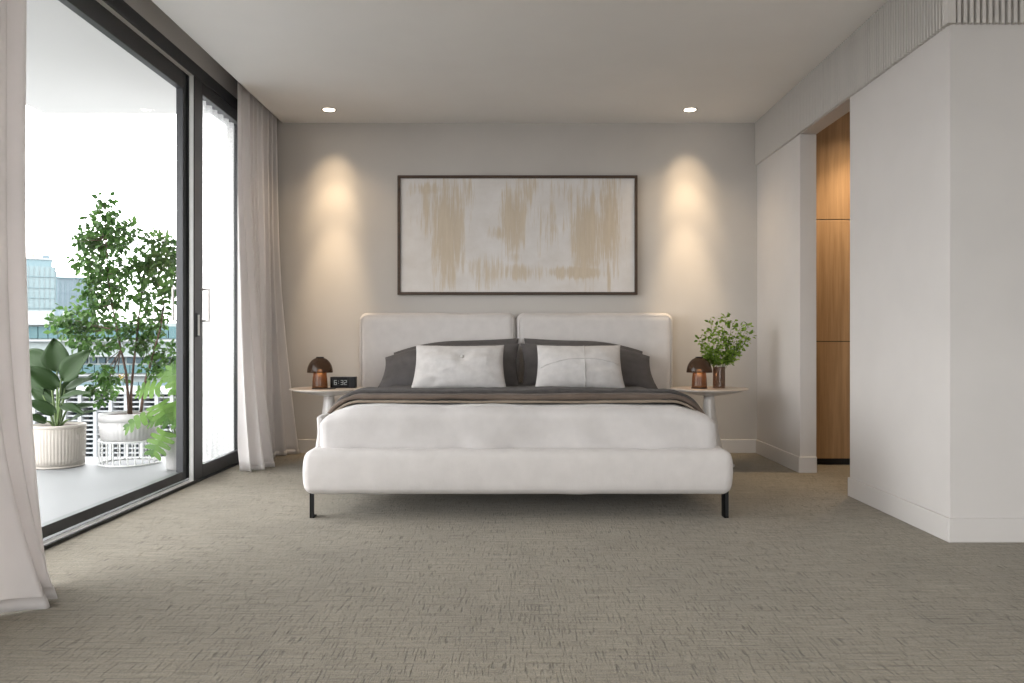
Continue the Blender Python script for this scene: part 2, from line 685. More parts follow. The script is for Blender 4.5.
near_leaf = leaf('sliding_leaf', -1.925, -1.885, 1.92, 4.78, .024, 2.342, .115, .072, 2.243)
MB().box(-1.890, -1.882, 4.715, 4.725, .03, 2.33).build('gasket', M['frame_dark'], near_leaf)
far_leaf = leaf('sliding_leaf', -1.876, -1.845, 4.729, 5.81, .008, 2.336, .125, .087, 2.263)
MB().box(-1.872, -1.850, 4.721, 4.7295, .01, 2.335).build('edge_seal', M['alu'], far_leaf)


def d_handle(leafo, x, y, z0, z1, out):
    mb = MB()
    s = .006
    xs = sorted((x, x + out))
    for z in (z0, z1):
        mb.box(xs[0], xs[1], y - s, y + s, z - s, z + s)
    xe = x + out
    mb.box(xe - s, xe + s, y - s, y + s, z0 - s, z1 + s)
    mb.build('pull_handle', M['chrome'], leafo, bevel=.002)


d_handle(near_leaf, -1.925, 4.735, .93, 1.115, -.046)
d_handle(far_leaf, -1.845, 4.835, .93, 1.115, .042)
lk = MB().box(-1.846, -1.8405, 4.745, 4.775, .835, .975).build('lock_plate', M['frame_dark'], far_leaf, bevel=.001)
MB().box(-1.842, -1.836, 4.765, 4.785, .845, .965).build('latch', M['alu'], lk, bevel=.001)

# unseen second window along the same side, added to bring in more daylight
added_win2 = empty('added_window_2')
tag(added_win2, kind='structure')
f2 = MB()
for y in (-2.7, -1.32, .06, 1.44):
    f2.box(-1.95, -1.87, y, y + .06, 0, 2.41)
f2.box(-1.95, -1.87, -2.7, 1.5, -.05, .06).box(-1.95, -1.87, -2.7, 1.5, 2.34, 2.41)
f2.build('frame', M['frame'], added_win2)
for ya in (-2.64, -1.26, .12):
    MB().box(-1.916, -1.906, ya, ya + 1.32, .05, 2.35).build('glass_pane', M['glass'], added_win2)

# ------------------------------------------------------------------ balcony and city setting
struct('balcony_floor', MB().box(-3.5, -2.06, -3.5, 5.92, -.25, -.02), M['balcony'])
struct('balcony_ceiling', MB().box(-3.5, -2.06, 1.7, 6.12, 2.50, 2.75), M['soffit'])
struct('street_ground', MB().box(-900, 500, -300, 900, -31, -30), paint('asphalt', (.22, .22, .22), .9, .1))


# ------------------------------------------------------------------ curtains
def curtain(name, y0, y1, folds, phase, xmid, amp_t, amp_b, flare, label, nu=140, nv=40, ztop=2.585, zhem=.006, seed=0, lead=0.0, pull=0.0, fexp=2.2):
    def fn(u, v):
        z = zhem + (ztop - zhem) * v
        low = (1 - v)
        un = u + .018 * math.sin(2 * PI * (u * 2.3 + seed))
        a = amp_t + (amp_b - amp_t) * low ** 1.3
        ph = 2 * PI * folds * un + phase
        s = math.sin(ph)
        s = math.copysign(abs(s) ** .8, s)
        wob = .012 * noise.noise(Vector((u * 6 + seed, v * 2.2, 3.1)))
        x = xmid + a * s + flare(u) * low ** fexp + wob
        x = max(x, -1.832)
        y = y0 + (y1 - y0) * u + .35 * a * math.cos(ph * 2) * .5 + .02 * noise.noise(Vector((u * 4, v * 1.7, seed + 9)))
        y = min(y, 5.978) - pull * low ** fexp
        if lead:
            x = max(x, -lead * y)
        return (x, y, z)
    root = empty(name, (xmid, (y0 + y1) / 2, 0))
    mb = MB().grid(fn, nu, nv)
    o = mb.build('fabric', M['curtain'], root, smooth=True, solid=.004)
    o.location = -root.location
    hem = MB().grid(lambda u, v: Vector(fn(u, .0 + .012 * v)) + Vector((.0035, 0, 0)), nu, 1).build('hem', M['curtain'], root, smooth=True, solid=.004)
    hem.location = -root.location
    tag(root, label, 'curtain', 'linen curtains at the sliding window')
    return root


curtain('curtain', 5.09, 5.93, 8.0, PI * .5, -1.768, .048, .050,
        lambda u: .03 + .14 * math.exp(-((u - .22) / .22) ** 2) + .13 * math.exp(-((u - .98) / .12) ** 2),
        'gathered pale linen curtain beside the glazed door at the far wall corner', seed=1, nu=240, lead=.3375)
curtain('curtain', 1.80, 2.93, 9.0, PI * .5, -1.772, .034, .044,
        lambda u: .10 + .17 * math.exp(-((u - .82) / .14) ** 2) + .06 * u,
        'near linen curtain cut off by the left photo edge, hem kicked out on carpet', seed=5, nu=220, nv=64, pull=.21, fexp=6.0)
bpy.data.objects['curtain'].name = 'curtain'
rail = MB().box(-1.775, -1.755, 1.9, 5.97, 2.585, 2.60).build('curtain_track', M['alu'])
tag(rail, 'slim pale curtain track hidden in the ceiling pocket above the window', 'curtain track')
# sheer voile outside the far leaf


def sheer_fn(u, v):
    return (-1.985 + .022 * math.sin(u * 2 * PI * 9) + .006 * noise.noise(Vector((u * 9, v * 3, 0))), 4.88 + .93 * u, .0 + 2.33 * v)


sh = MB().grid(sheer_fn, 110, 12).build('sheer_curtain', M['sheer'], smooth=True)
tag(sh, 'bright white sheer voile hanging behind the narrow far glass leaf', 'sheer curtain')


# ------------------------------------------------------------------ ceiling downlights
def downlight(x, y, z, label, beams, grp):
    root = empty('downlight', (x, y, z))
    tag(root, label, 'downlight', grp)
    MB().lathe([(.040, -.001), (.047, -.004), (.052, -.003), (.053, 0), (.040, .002), (.040, -.001)], 32).build('trim_ring', M['trim'], root, smooth=True)
    MB().lathe([(.0, -.0022), (.039, -.0022), (.039, -.0005), (.0, -.0005)], 32).build('lens', M['downlight'], root)
    for (wt, ang, tilt, yaw) in beams:                 # wide spill, mid and narrow core of one lamp
        d = bpy.data.lights.new('downlight_beam', 'SPOT')
        d.energy = wt
        d.color = (1.0, .76, .50)
        d.spot_size = math.radians(ang)
        d.spot_blend = 1.0
        d.shadow_soft_size = .03
        l = bpy.data.objects.new('downlight_beam', d)
        COL.objects.link(l)
        l.parent = root
        l.location = (0, 0, -.035)
        l.rotation_euler = (math.radians(tilt), 0, math.radians(yaw))
    return root


downlight(-1.282, 5.65, H, 'glowing round ceiling downlight above the alarm clock nightstand', ((15, 112, 0, 0), (8, 48, 40, 8), (22, 40, 25, 8), (78, 31, 13, 8)), 'bedroom ceiling downlights')
downlight(1.193, 5.65, H, 'glowing round ceiling downlight above the nightstand with the vase', ((15, 112, 0, 0), (8, 48, 40, -10), (22, 40, 25, -10), (78, 31, 13, -10)), 'bedroom ceiling downlights')
downlight(2.22, 5.06, H, 'small ceiling downlight hidden inside the opening before the oak wardrobe', ((16, 120, 0, 0), (60, 80, 5, 0)), 'corridor ceiling downlights')

# ------------------------------------------------------------------ oak wardrobe in the opening
wd = empty('wardrobe', (2.5, 5.4, 0))
tag(wd, 'oak veneer wardrobe with flat stacked doors seen through the wall opening', 'wardrobe')


def in_wd(mb, name, mat, **k):
    o = mb.build(name, mat, wd, **k)
    o.location = (-2.5, -5.4, 0)
    return o


in_wd(MB().box(1.87, 4.4, 5.425, 5.98, .04, 2.395), 'carcass', M['plinth'])
in_wd(MB().box(1.87, 4.4, 5.43, 5.95, 0, .04), 'plinth', M['plinth'])
for i in range(4):
    xa = 1.872 + i * .63
    for z0, z1 in ((.043, .808), (.813, 1.606), (1.611, 2.39)):
        in_wd(MB().box(xa, xa + .626, 5.40, 5.424, z0, z1), 'door', M['oak'], bevel=.0015)

# ------------------------------------------------------------------ bed
bed = empty('bed', (0, 4.85, 0))
tag(bed, 'upholstered pale greige double bed with split headboard and black metal legs', 'bed')
BX = .008


def in_bed(mb, name, mat, **k):
    o = mb.build(name, mat, bed, **k)
    o.location = (0, -4.85, 0)
    return o


def puff(amt, sc, s=0.0, sz=1.0):
    def d(p, n):
        return p + n * amt * noise.noise(Vector((p.x * sc + s, p.y * sc, p.z * sc * sz)))
    return d


def base_disp(p, n):
    bulge = .012 * (1 - ((p.z - .215) / .105) ** 2)
    q = p + Vector((math.copysign(bulge, p.x) if abs(p.x) > .9 else 0, -bulge if p.y < 3.8 else 0, 0))
    return q + n * .003 * noise.noise(p * 9)


in_bed(MB().rbox(-.970 + BX, .970 + BX, 3.735, 5.86, .112, .318, .04, (40, 40, 16), base_disp), 'bed_frame', M['uphol'], smooth=True)
for s in (-1, 1):
    x0, x1 = (-1.120, -.003) if s < 0 else (.003, 1.120)
    hb = in_bed(MB().rbox(x0, x1, 5.845, 5.965, .16, 1.014, .058, (36, 12, 32), puff(.003, 6, s)), 'headboard_panel', M['uphol'], smooth=True)
    # piping seam just inside the edge
    xa, xb, za, zb, r = x0 + .02, x1 - .02, .3, .994, .045
    pts = [(xa, 5.852, za)]
    for k in range(9):
        a = PI - k / 8 * PI / 2
        pts.append((xa + r + r * math.cos(a), 5.8515, zb - r + r * math.sin(a)))
    for k in range(9):
        a = PI / 2 - k / 8 * PI / 2
        pts.append((xb - r + r * math.cos(a), 5.8515, zb - r + r * math.sin(a)))
    pts.append((xb, 5.852, za))
    sm = MB().tube(pts, .0025, 6).build('seam', M['uphol'], hb, smooth=True)
for (x, y) in ((-.945, 3.80), (.958, 3.80), (-.945, 5.70), (.958, 5.70)):
    lg = MB()
    x += BX
    lg.box(x - .010, x + .010, y - .02, y - .012, 0, .135)
    lg.box(x - .010, x - .004, y - .02, y + .035, 0, .135)
    lg.box(x - .010, x + .010, y - .02, y + .035, 0, .006)
    in_bed(lg, 'leg', M['black_metal'], bevel=.001)

# mattress under its bedspread
MZ = .508


def spread_disp(p, n):
    q = p.copy()
    w_ = noise.noise(Vector((p.x * 3.2, p.y * 2.4, p.z * 4)))
    w2 = noise.noise(Vector((p.x * 11, p.y * 9, p.z * 14 + 4)))
    q += n * (.010 * w_ + .004 * w2)
    # the corners of the cover hang off softly: left drops round, right stays squarer
    k = max(0.0, (p.z - .31) / (MZ - .31))
    ex = max(0, abs(p.x - .006) - .76) / .165
    if p.x < 0:
        q.z -= k * .050 * ex ** 1.6
    else:
        q.z -= k * .045 * ex ** 1.1
    ey = max(0, 4.0 - p.y) / .2
    q.z -= k * .008 * ey ** 2
    # side drape bulging a little
    if abs(p.x) > .85 and p.z < .48:
        q.x += math.copysign(.008 * math.sin(p.y * 9) + .004 * math.sin(p.y * 23), p.x)
    # front skirt
    if p.y < 3.85:
        q.y += .006 * math.sin(p.x * 17 + 3 * noise.noise(Vector((p.x * 3, p.z * 5, 0)))) * (MZ - p.z) / .2 - .008
    return q


mat_o = MB().rbox(-.918, .932, 3.80, 5.84, .285, MZ, .055, (90, 70, 20), spread_disp).build('bedspread_mattress', M['bedspread'], smooth=True)
tag(mat_o, 'pale grey cotton bedspread tucked over the mattress at the bed foot', 'mattress')
mat_o.name = 'mattress'
# the tucked corner fold on the left
fold = MB().rbox(-.942, -.908, 3.835, 4.02, .300, .462, .016, (8, 10, 12),
                 lambda p, n: p + n * .004 * noise.noise(p * 22) + Vector((.014 * math.sin((p.z - .3) * 16), 0, 0)))
fo = fold.build('corner_fold', M['bedspread'], mat_o, smooth=True)


# blankets folded across the bed: a sheet whose leading edge is rolled under
def bed_cross(x, z_top, halfw, drop, rad):
    """point on the bed's cross-section at signed arc length x: flat top, then rounded over the side"""
    s = 1 if x >= 0 else -1
    a = abs(x)
    flat = halfw - rad
    if a <= flat:
        return (s * a, z_top, 0)
    t = (a - flat) / rad
    if t < PI / 2:
        return (s * (flat + rad * math.sin(t)), z_top - rad * (1 - math.cos(t)), t)
    return (s * halfw, z_top - rad - (a - flat - rad * PI / 2), PI / 2)


def folded_sheet(name, mat, yf, yb, z0, thick, length, halfw, rad, parent=None, seed=0, wav=.006, skew=0.0, quilt=0.0, drop=0.0, front=lambda x: 0.0, nu=150):
    r = thick / 2
    under = .45
    pts = []
    n1, n2, n3 = 6, 8, 44
    for i in range(n1):
        pts.append((yf + r + under * (1 - i / n1), 0.0))
    for i in range(n2 + 1):
        a = -PI / 2 - PI * i / n2
        pts.append((yf + r + r * math.cos(a), r + r * math.sin(a)))
    for i in range(1, n3 + 1):
        pts.append((yf + r + (yb - yf - r) * i / n3, thick))
    nv = len(pts) - 1

    def fn(u, v):
        x = (u - .5) * length
        y, h = pts[min(nv, int(round(v * nv)))]
        X, Z, t = bed_cross(x, z0, halfw, 0, rad)
        y2 = y + skew * x * x + front(x) + .010 * noise.noise(Vector((x * 2.6 + seed, y * .5, 0)))
        zl = max(0.0, min(1.0, (y - yf - .16) / .55)) if h > thick * .6 else 0.0
        zl = zl * zl * (3 - 2 * zl)
        Z -= zl * drop * math.cos(t)
        off = h * (1 + .35 * noise.noise(Vector((x * 2.2 + seed, 1.7, 0)))) + wav * noise.noise(Vector((x * 5 + seed, y * 5, h * 30))) + .4 * wav * noise.noise(Vector((x * 17, y * 14, seed)))
        if quilt and h > thick * .6:
            off += quilt * (abs(math.sin(x * 34)) * .5 + abs(math.sin(y * 34)) * .5)
        s = 1 if x >= 0 else -1
        return (X + s * off * math.sin(t), y2, Z + off * math.cos(t))
    return MB().grid(fn, nu, nv).build(name, mat, parent, smooth=True)


blanket = empty('folded_blanket', (0, 4.0, MZ))
tag(blanket, 'brown wool blanket folded double across the bedspread under the grey quilt', 'blanket')
lo_ = folded_sheet('lower_fold', M['tan'], 3.93, 5.0, MZ + .006, .013, 2.12, .926, .18, blanket, 3, .003, .06, drop=.015)
up_ = folded_sheet('upper_fold', M['brown'], 3.95, 5.0, MZ + .020, .026, 2.13, .932, .18, blanket, 8, .005, .07, drop=.038)
for o in (lo_, up_):
    o.location = (0, -4.0, -MZ)
quilt = folded_sheet('quilt', M['grey_quilt'], 4.06, 5.78, MZ + .040, .022, 2.14, .938, .18, None, 12, .005, .07, .003, drop=.048)
tag(quilt, 'charcoal grey quilt spread over the bed in front of the pillows', 'quilt')


# pillows
def pillow_mesh(w_, h_, t_, seed, n=34, pinch=.05, wr_=.010, edge=.55):
    verts, faces = [], []

    def pt(u, v, side):
        # outline with pinched (eared) corners
        k = 1 - pinch * (1 - abs(v) ** 2.0) * 1.0
        k2 = 1 - pinch * (1 - abs(u) ** 2.0) * 1.3
        x = u * w_ / 2 * k
        z = v * h_ / 2 * k2
        d = max(0.0, (1 - abs(u) ** 2.6)) * max(0.0, (1 - abs(v) ** 2.6))
        th = t_ / 2 * d ** edge
        wn = wr_ * (noise.noise(Vector((u * 2.7 + seed, v * 2.2, side * 3))) + .5 * noise.noise(Vector((u * 7 + seed, v * 6, side * 5 + 2))))
        y = side * th + wn * (d ** .5) + .25 * wn
        return Vector((x, y, z))
    for side in (-1, 1):
        b = len(verts)
        for j in range(n + 1):
            for i in range(n + 1):
                u, v = -1 + 2 * i / n, -1 + 2 * j / n
                u, v = math.sin(u * PI / 2) * .6 + u * .4, math.sin(v * PI / 2) * .6 + v * .4
                verts.append(pt(u, v, side))
        for j in range(n):
            for i in range(n):
                q = (b + j * (n + 1) + i, b + j * (n + 1) + i + 1, b + (j + 1) * (n + 1) + i + 1, b + (j + 1) * (n + 1) + i)
                faces.append(q if side < 0 else q[::-1])
    bm_ = bmesh.new()
    vs_ = [bm_.verts.new(p) for p in verts]
    for f in faces:
        bm_.faces.new([vs_[i] for i in f])
    bmesh.ops.remove_doubles(bm_, verts=bm_.verts, dist=.0006)
    me = bpy.data.meshes.new('pillow')
    bm_.to_mesh(me)
    bm_.free()
    me.polygons.foreach_set('use_smooth', [True] * len(me.polygons))
    return me


def pillow(name, loc, w_, h_, t_, mat, tilt, roll, yaw, label, cat, grp, seed, bend=None, **k):
    me = pillow_mesh(w_, h_, t_, seed, **k)
    if bend:
        for v in me.vertices:
            v.co = bend(v.co)
    me.materials.append(mat)
    o = bpy.data.objects.new(name, me)
    COL.objects.link(o)
    o.location = loc
    o.rotation_euler = (tilt, roll, yaw)
    tag(o, label, cat, grp)
    return o


R = math.radians
GP = 'charcoal pillows leaning on the headboard'


def slump(side, lo_=0.0):
    def f(c):
        c = c.copy()
        # the outer side of the pillow sags: its top corner drops and its foot spreads
        t = max(0, side * c.x / .36)
        c.z -= .075 * t ** 2.2 * (c.z + .25) / .5
        c.x += side * .07 * t ** 2 * max(0, (.22 - c.z)) / .44
        return c
    return f


pillow('pillow', (-.395, 5.68, .655), .84, .36, .13, M['grey_linen'], R(-18), R(-1.0), R(2), 'rear charcoal pillow on the left, mostly hidden against the headboard', 'pillow', GP, 21, slump(-1))
pillow('pillow', (-.412, 5.51, .640), .87, .34, .15, M['grey_linen'], R(-26), R(-.5), R(-1), 'charcoal linen pillow directly behind the buttoned pale cushion', 'pillow', GP, 33, slump(-1))
pillow('pillow', (.450, 5.68, .655), .80, .36, .13, M['grey_linen'], R(-18), R(1.0), R(-2), 'rear charcoal pillow on the right, mostly hidden against the headboard', 'pillow', GP, 45, slump(1))
pillow('pillow', (.452, 5.51, .640), .84, .34, .15, M['grey_linen'], R(-26), R(.5), R(1), 'charcoal linen pillow directly behind the cross seamed pale cushion', 'pillow', GP, 57, slump(1))
CG = 'pale cushions in front of the pillows'


def trapez(c):
    c = c.copy()
    c.x *= 1 + .035 * (-c.z / .16)
    return c


c1 = pillow('cushion', (-.362, 5.27, .645), .590, .31, .14, M['white_cushion'], R(-24), R(0), R(0), 'pale grey linen cushion with a tufted button in its middle', 'cushion', CG, 61, trapez, wr_=.012)
c2 = pillow('cushion', (.405, 5.27, .645), .560, .31, .14, M['white_cushion'], R(-24), R(0), R(0), 'pale grey linen cushion with stitched seams crossing over its front', 'cushion', CG, 74, trapez, wr_=.008)
# button in a dimple
for v in c1.data.vertices:
    d = math.hypot(v.co.x - .02, v.co.z - .055)
    if v.co.y < 0:
        v.co.y += .022 * math.exp(-(d / .03) ** 2)
MB().lathe([(0, -.006), (.009, -.005), (.011, -.001), (.009, .003), (0, .004)], 14).build('button', M['white_cushion'], c1, smooth=True)
bt = [o for o in c1.children][0]
bt.rotation_euler = (PI / 2, 0, 0)
bt.location = (.02, -.052, .055)


def surf_y(o, x, z):
    best, by = 9, 0
    for v in o.data.vertices:
        if v.co.y < 0:
            d = (v.co.x - x) ** 2 + (v.co.z - z) ** 2
            if d < best:
                best, by = d, v.co.y
    return by


bpy.context.view_layer.update()
for a, b_ in (((.03, -.145), (.03, .145)), ((-.25, .035), (.25, .035))):
    pts = []
    for k in range(25):
        t = k / 24
        x, z = a[0] + (b_[0] - a[0]) * t, a[1] + (b_[1] - a[1]) * t
        if a[0] != b_[0]:
            z -= .05 * (abs(x - .03) / .28) ** 2
        pts.append((x, surf_y(c2, x, z) - .0025, z))
    MB().tube(pts, .0032, 6).build('seam', M['white_cushion'], c2, smooth=True)


# ------------------------------------------------------------------ nightstands
def nightstand(x, y, label):
    root = empty('nightstand', (x, y, 0))
    tag(root, label, 'nightstand', 'round pedestal nightstands beside the bed')
    MB().lathe([(0, .497), (.249, .497), (.252, .501), (.249, .505), (0, .505)], 64).build('table_top', M['table_top'], root, smooth=False)
    MB().lathe([(.247, .497), (.22, .488), (.16, .473), (.09, .461), (.05, .455), (.0, .455)][::-1], 64).build('under_bowl', M['table_white'], root, smooth=True)
    prof = [(.165, 0), (.165, .006), (.15, .012)]
    for k in range(13):
        t = k / 12
        prof.append((.034 + .075 * (1 - t) ** 1.5, .016 + .442 * t))
    MB().lathe(prof, 48).build('pedestal', M['table_white'], root, smooth=True)
    return root


NSL, NSR = (-1.225, 5.40), (1.265, 5.40)
nightstand(*NSL, 'round pedestal nightstand carrying the alarm clock')
nightstand(*NSR, 'round pedestal nightstand carrying the leafy vase')
TZ = .505


def mushroom_lamp(x, y, label, disc):
    root = empty('table_lamp', (x, y, TZ))
    tag(root, label, 'lamp', 'smoked glass mushroom lamps')
    # stem: hollow tapering glass tube
    MB().lathe([(.050, .003), (.049, .02), (.046, .07), (.042, .105), (.040, .118)], 40).build('stem', M['smoke_stem'], root, smooth=True)
    MB().lathe([(0, 0), (.052, 0), (.052, .006), (0, .006)], 40).build('foot_ring', M['black_metal'], root)
    dome = []
    for k in range(15):
        a = k / 14 * PI / 2
        dome.append((.082 * math.cos(a) ** .85 if k < 14 else .0, .104 + .098 * math.sin(a)))
    inner = [(r * .95, z - .002) for r, z in dome[::-1]]
    inner[0] = (0, dome[-1][1] - .006)
    MB().lathe([(.078, .104)] + dome, 48).build('shade', M['smoke'], root, smooth=True)
    MB().lathe([(0, .2), (.026, .2), (.024, .206), (0, .207)], 32).build('shade_cap', M['black_metal'], root, smooth=True)
    MB().lathe([(0, .092), (.012, .096), (.018, .108), (.012, .122), (0, .126)], 20).build('bulb', M['bulb'], root, smooth=True)
    if disc:
        MB().lathe([(0, .0), (.075, .0), (.075, .004), (0, .004)], 40, (.03, -.02, 0)).build('tray', M['black_metal'], root)
    d = bpy.data.lights.new('lamp_glow', 'POINT')
    d.energy = .5
    d.color = (1.0, .66, .38)
    d.shadow_soft_size = .02
    l = bpy.data.objects.new('lamp_glow', d)
    COL.objects.link(l)
    l.parent = root
    l.location = (0, 0, .085)
    return root


mushroom_lamp(-1.268, 5.33, 'brown smoked glass mushroom lamp next to the black alarm clock', True)
mushroom_lamp(1.190, 5.35, 'brown smoked glass mushroom lamp next to the vase of greenery', False)

# alarm clock
ck = empty('alarm_clock', (-1.134, 5.42, TZ))
tag(ck, 'black box alarm clock with pale digits showing 6:32', 'clock')
MB().box(-.082, .082, -.03, .035, 0, .073).build('case', M['clock_side'], ck, bevel=.003)
disp_o = MB().box(-.078, .040, -.032, -.029, .005, .068).build('display', M['clock'], ck)
SEG = {'6': 'acdefg', '3': 'abcdg', '2': 'abdeg'}


def digit(ch, x, z, wd_, hd):
    t = .0036
    m = MB()
    S = {'a': (0, wd_, hd - t, hd), 'd': (0, wd_, 0, t), 'g': (0, wd_, hd / 2 - t / 2, hd / 2 + t / 2),
         'f': (0, t, hd / 2, hd), 'e': (0, t, 0, hd / 2), 'b': (wd_ - t, wd_, hd / 2, hd), 'c': (wd_ - t, wd_, 0, hd / 2)}
    for s in SEG[ch]:
        a, b, c, d = S[s]
        m.box(x + a, x + b, -.0330, -.0318, z + c, z + d)
    m.build('digit', M['digits'], disp_o)


digit('6', -.056, .022, .018, .030)
digit('3', -.012, .022, .017, .030)
digit('2', .011, .022, .017, .030)
MB().box(-.028, -.0245, -.033, -.0318, .030, .034).box(-.028, -.0245, -.033, -.0318, .044, .048).build('colon', M['digits'], disp_o)


# ------------------------------------------------------------------ leaves and plants
def small_leaf(mb, p, direction, length, width, rnd):
    d = Vector(direction).normalized()
    ref = Vector((rnd.uniform(-1, 1), rnd.uniform(-1, 1), rnd.uniform(.2, 1.2))).normalized()
    s = d.cross(ref)
    if s.length < .1:
        s = d.cross(Vector((1, 0, 0)))
    s.normalize()
    n_ = s.cross(d).normalized()
    p = Vector(p)
    a = p + d * length * .42
    verts = [p, a + s * width * .5 + n_ * width * .16, p + d * length - n_ * length * .12, a - s * width * .5 + n_ * width * .16, a,
             p + d * length * .78 + s * width * .27 + n_ * width * .04, p + d * length * .78 - s * width * .27 + n_ * width * .04]
    mb.add(verts, [(0, 1, 4), (0, 4, 3), (1, 5, 2, 4), (4, 2, 6, 3)])


def path_pts(pts, Y):
    return [at(px, py, Y + dy) for px, py, dy in pts]


# ---- ficus tree in wire-stand pot
FY = 5.63
tree = empty('potted_tree', (at(130, 467, FY).x, FY, -.02))
tag(tree, 'tall small-leaved tree in a white fluted pot on a wire stand', 'potted plant')


def in_root(root, mb, name, mat, **k):
    o = mb.build(name, mat, root, **k)
    o.location = -root.location
    return o


cx, cy = tree.location.x, FY
PR = .191
def flute_fn(n, amt):
    return lambda a, i: 1 + amt * (abs(math.cos(n * a / 2)) - .5)
pot = in_root(tree, MB().lathe([(.160, .142), (.180, .15), (PR * .985, .21), (PR, .272)], 160, (cx, cy, 0), flute_fn(44, .022)), 'pot', M['pot_white'], smooth=True)
in_root(tree, MB().lathe([(PR * .99, .270), (PR + .004, .272), (PR + .004, .322), (PR - .012, .324), (PR - .014, .292), (.0, .292)], 64, (cx, cy, 0)), 'pot_rim', M['pot_white'], smooth=True)
in_root(tree, MB().lathe([(0, .304), (PR - .014, .304), (PR - .014, .308), (.0, .310)], 40, (cx, cy, 0)), 'soil', M['soil'])
RW = .192
ring = []
for k in range(49):
    a = 2 * PI * k / 48
    ring.append((RW * math.cos(a), RW * math.sin(a), 0))
for z in (-.015, .141):
    rg = MB().tube(ring, .0062, 8, False).build('ring', M['wire'], tree, smooth=True)
    rg.location = (0, 0, z + .02)
wire = MB().tube([(RW, 0, 0), (RW, 0, .157)], .0048, 6).build('wire', M['wire'], tree)
for k in range(26):
    o = wire if k == 0 else share(wire, (0, 0, 0), tree)
    o.rotation_euler = (0, 0, 2 * PI * k / 26)
    o.location = (0, 0, .004)
trunks = [
    [(129, 414, 0), (128, 395, .0), (126, 372, -.02), (121, 350, -.03), (117, 330, -.04), (112, 305, -.05), (108, 275, -.05), (106, 240, -.03), (106, 205, -.02)],
    [(131, 414, .02), (131, 395, .02), (133, 370, .03), (136, 345, .03), (139, 315, .04), (142, 295, .05), (140, 272, .04), (131, 253, .02), (122, 238, .0)],
    [(141, 412, -.02), (143, 395, -.02), (146, 378, .0), (152, 358, .02), (160, 330, .02), (164, 305, .03), (160, 290, .03), (154, 275, .04), (160, 250, .05), (166, 240, .05)],
]
tw = MB()
tpts = []
for t in trunks:
    P = path_pts(t, FY)
    rr = [.0105 - .0085 * i / (len(P) - 1) for i in range(len(P))]
    in_root(tree, MB().tube(P, rr, 8), 'trunk', M['bark'], smooth=True)
    tpts += P[3:]
blobs = [  # px, py, radius px, leaves
    (105, 201, 5, 12), (107, 212, 6, 16), (95, 222, 8, 20), (108, 226, 10, 42), (118, 232, 9, 36), (95, 236, 9, 40), (108, 242, 11, 52),
    (130, 230, 8, 26), (120, 246, 7, 22), (84, 240, 7, 18), (78, 242, 4, 8), (95, 252, 9, 32), (88, 262, 9, 30), (80, 262, 6, 14), (102, 265, 10, 42),
    (95, 278, 10, 38), (88, 288, 8, 22), (110, 282, 11, 44), (122, 268, 8, 24), (124, 290, 9, 28), (100, 298, 10, 36), (114, 302, 9, 32),
    (92, 310, 8, 22), (78, 312, 8, 20), (66, 318, 8, 24), (56, 322, 6, 14), (72, 328, 9, 30), (84, 330, 9, 30), (80, 342, 8, 22), (95, 322, 9, 30), (94, 344, 8, 22), (62, 334, 6, 12),
    (108, 322, 9, 30), (118, 326, 8, 22), (108, 342, 8, 22), (122, 342, 7, 16), (132, 325, 7, 12),
    (155, 240, 8, 28), (164, 243, 7, 22), (148, 250, 7, 22), (152, 260, 10, 42), (166, 258, 10, 42), (177, 250, 7, 24), (178, 262, 8, 26), (140, 262, 6, 14), (146, 272, 9, 32),
    (160, 274, 10, 42), (174, 276, 9, 32), (134, 276, 7, 16), (150, 288, 9, 28), (168, 292, 8, 20), (178, 288, 7, 16), (138, 296, 7, 16),
    (152, 304, 9, 28), (164, 312, 7, 16), (144, 316, 8, 20), (156, 324, 9, 30), (144, 332, 8, 24), (138, 344, 7, 18), (152, 342, 8, 24), (146, 354, 7, 18),
    (168, 350, 8, 22), (158, 362, 8, 22), (172, 362, 7, 18), (164, 372, 6, 14), (150, 370, 6, 12), (180, 352, 5, 10),
    (100, 372, 7, 18), (108, 378, 8, 24), (98, 386, 7, 20), (110, 390, 7, 20), (118, 378, 6, 12), (104, 398, 5, 12), (92, 392, 4, 8),
]
rnd = random.Random(11)
fol = MB()
for (px, py, r, n) in blobs:
    c = at(px, py, FY + rnd.uniform(-.13, .13))
    near = min(tpts, key=lambda q: (q - c).length + max(0, q.z - c.z) * .6)
    mid = (near + c) / 2 + Vector((rnd.uniform(-.02, .02), rnd.uniform(-.02, .02), rnd.uniform(-.01, .03)))
    tw.tube([near, mid, c], [.0032, .0022, .0012], 5)
    rr = r / F * FY
    for k in range(int(n * 2.1)):
        o = Vector((rnd.gauss(0, .55), rnd.gauss(0, .75), rnd.gauss(0, .55))) * rr
        d = o.normalized() * .7 + Vector((rnd.uniform(-.7, .7), rnd.uniform(-.9, .7), rnd.uniform(-1.0, .25)))
        L = rnd.uniform(.036, .054)
        small_leaf(fol, c + o, d, L, L * .68, rnd)
in_root(tree, tw, 'twigs', M['bark'])['kind'] = 'stuff'
f_ = in_root(tree, fol, 'foliage', M['ficus'], smooth=True)
f_['kind'] = 'stuff'

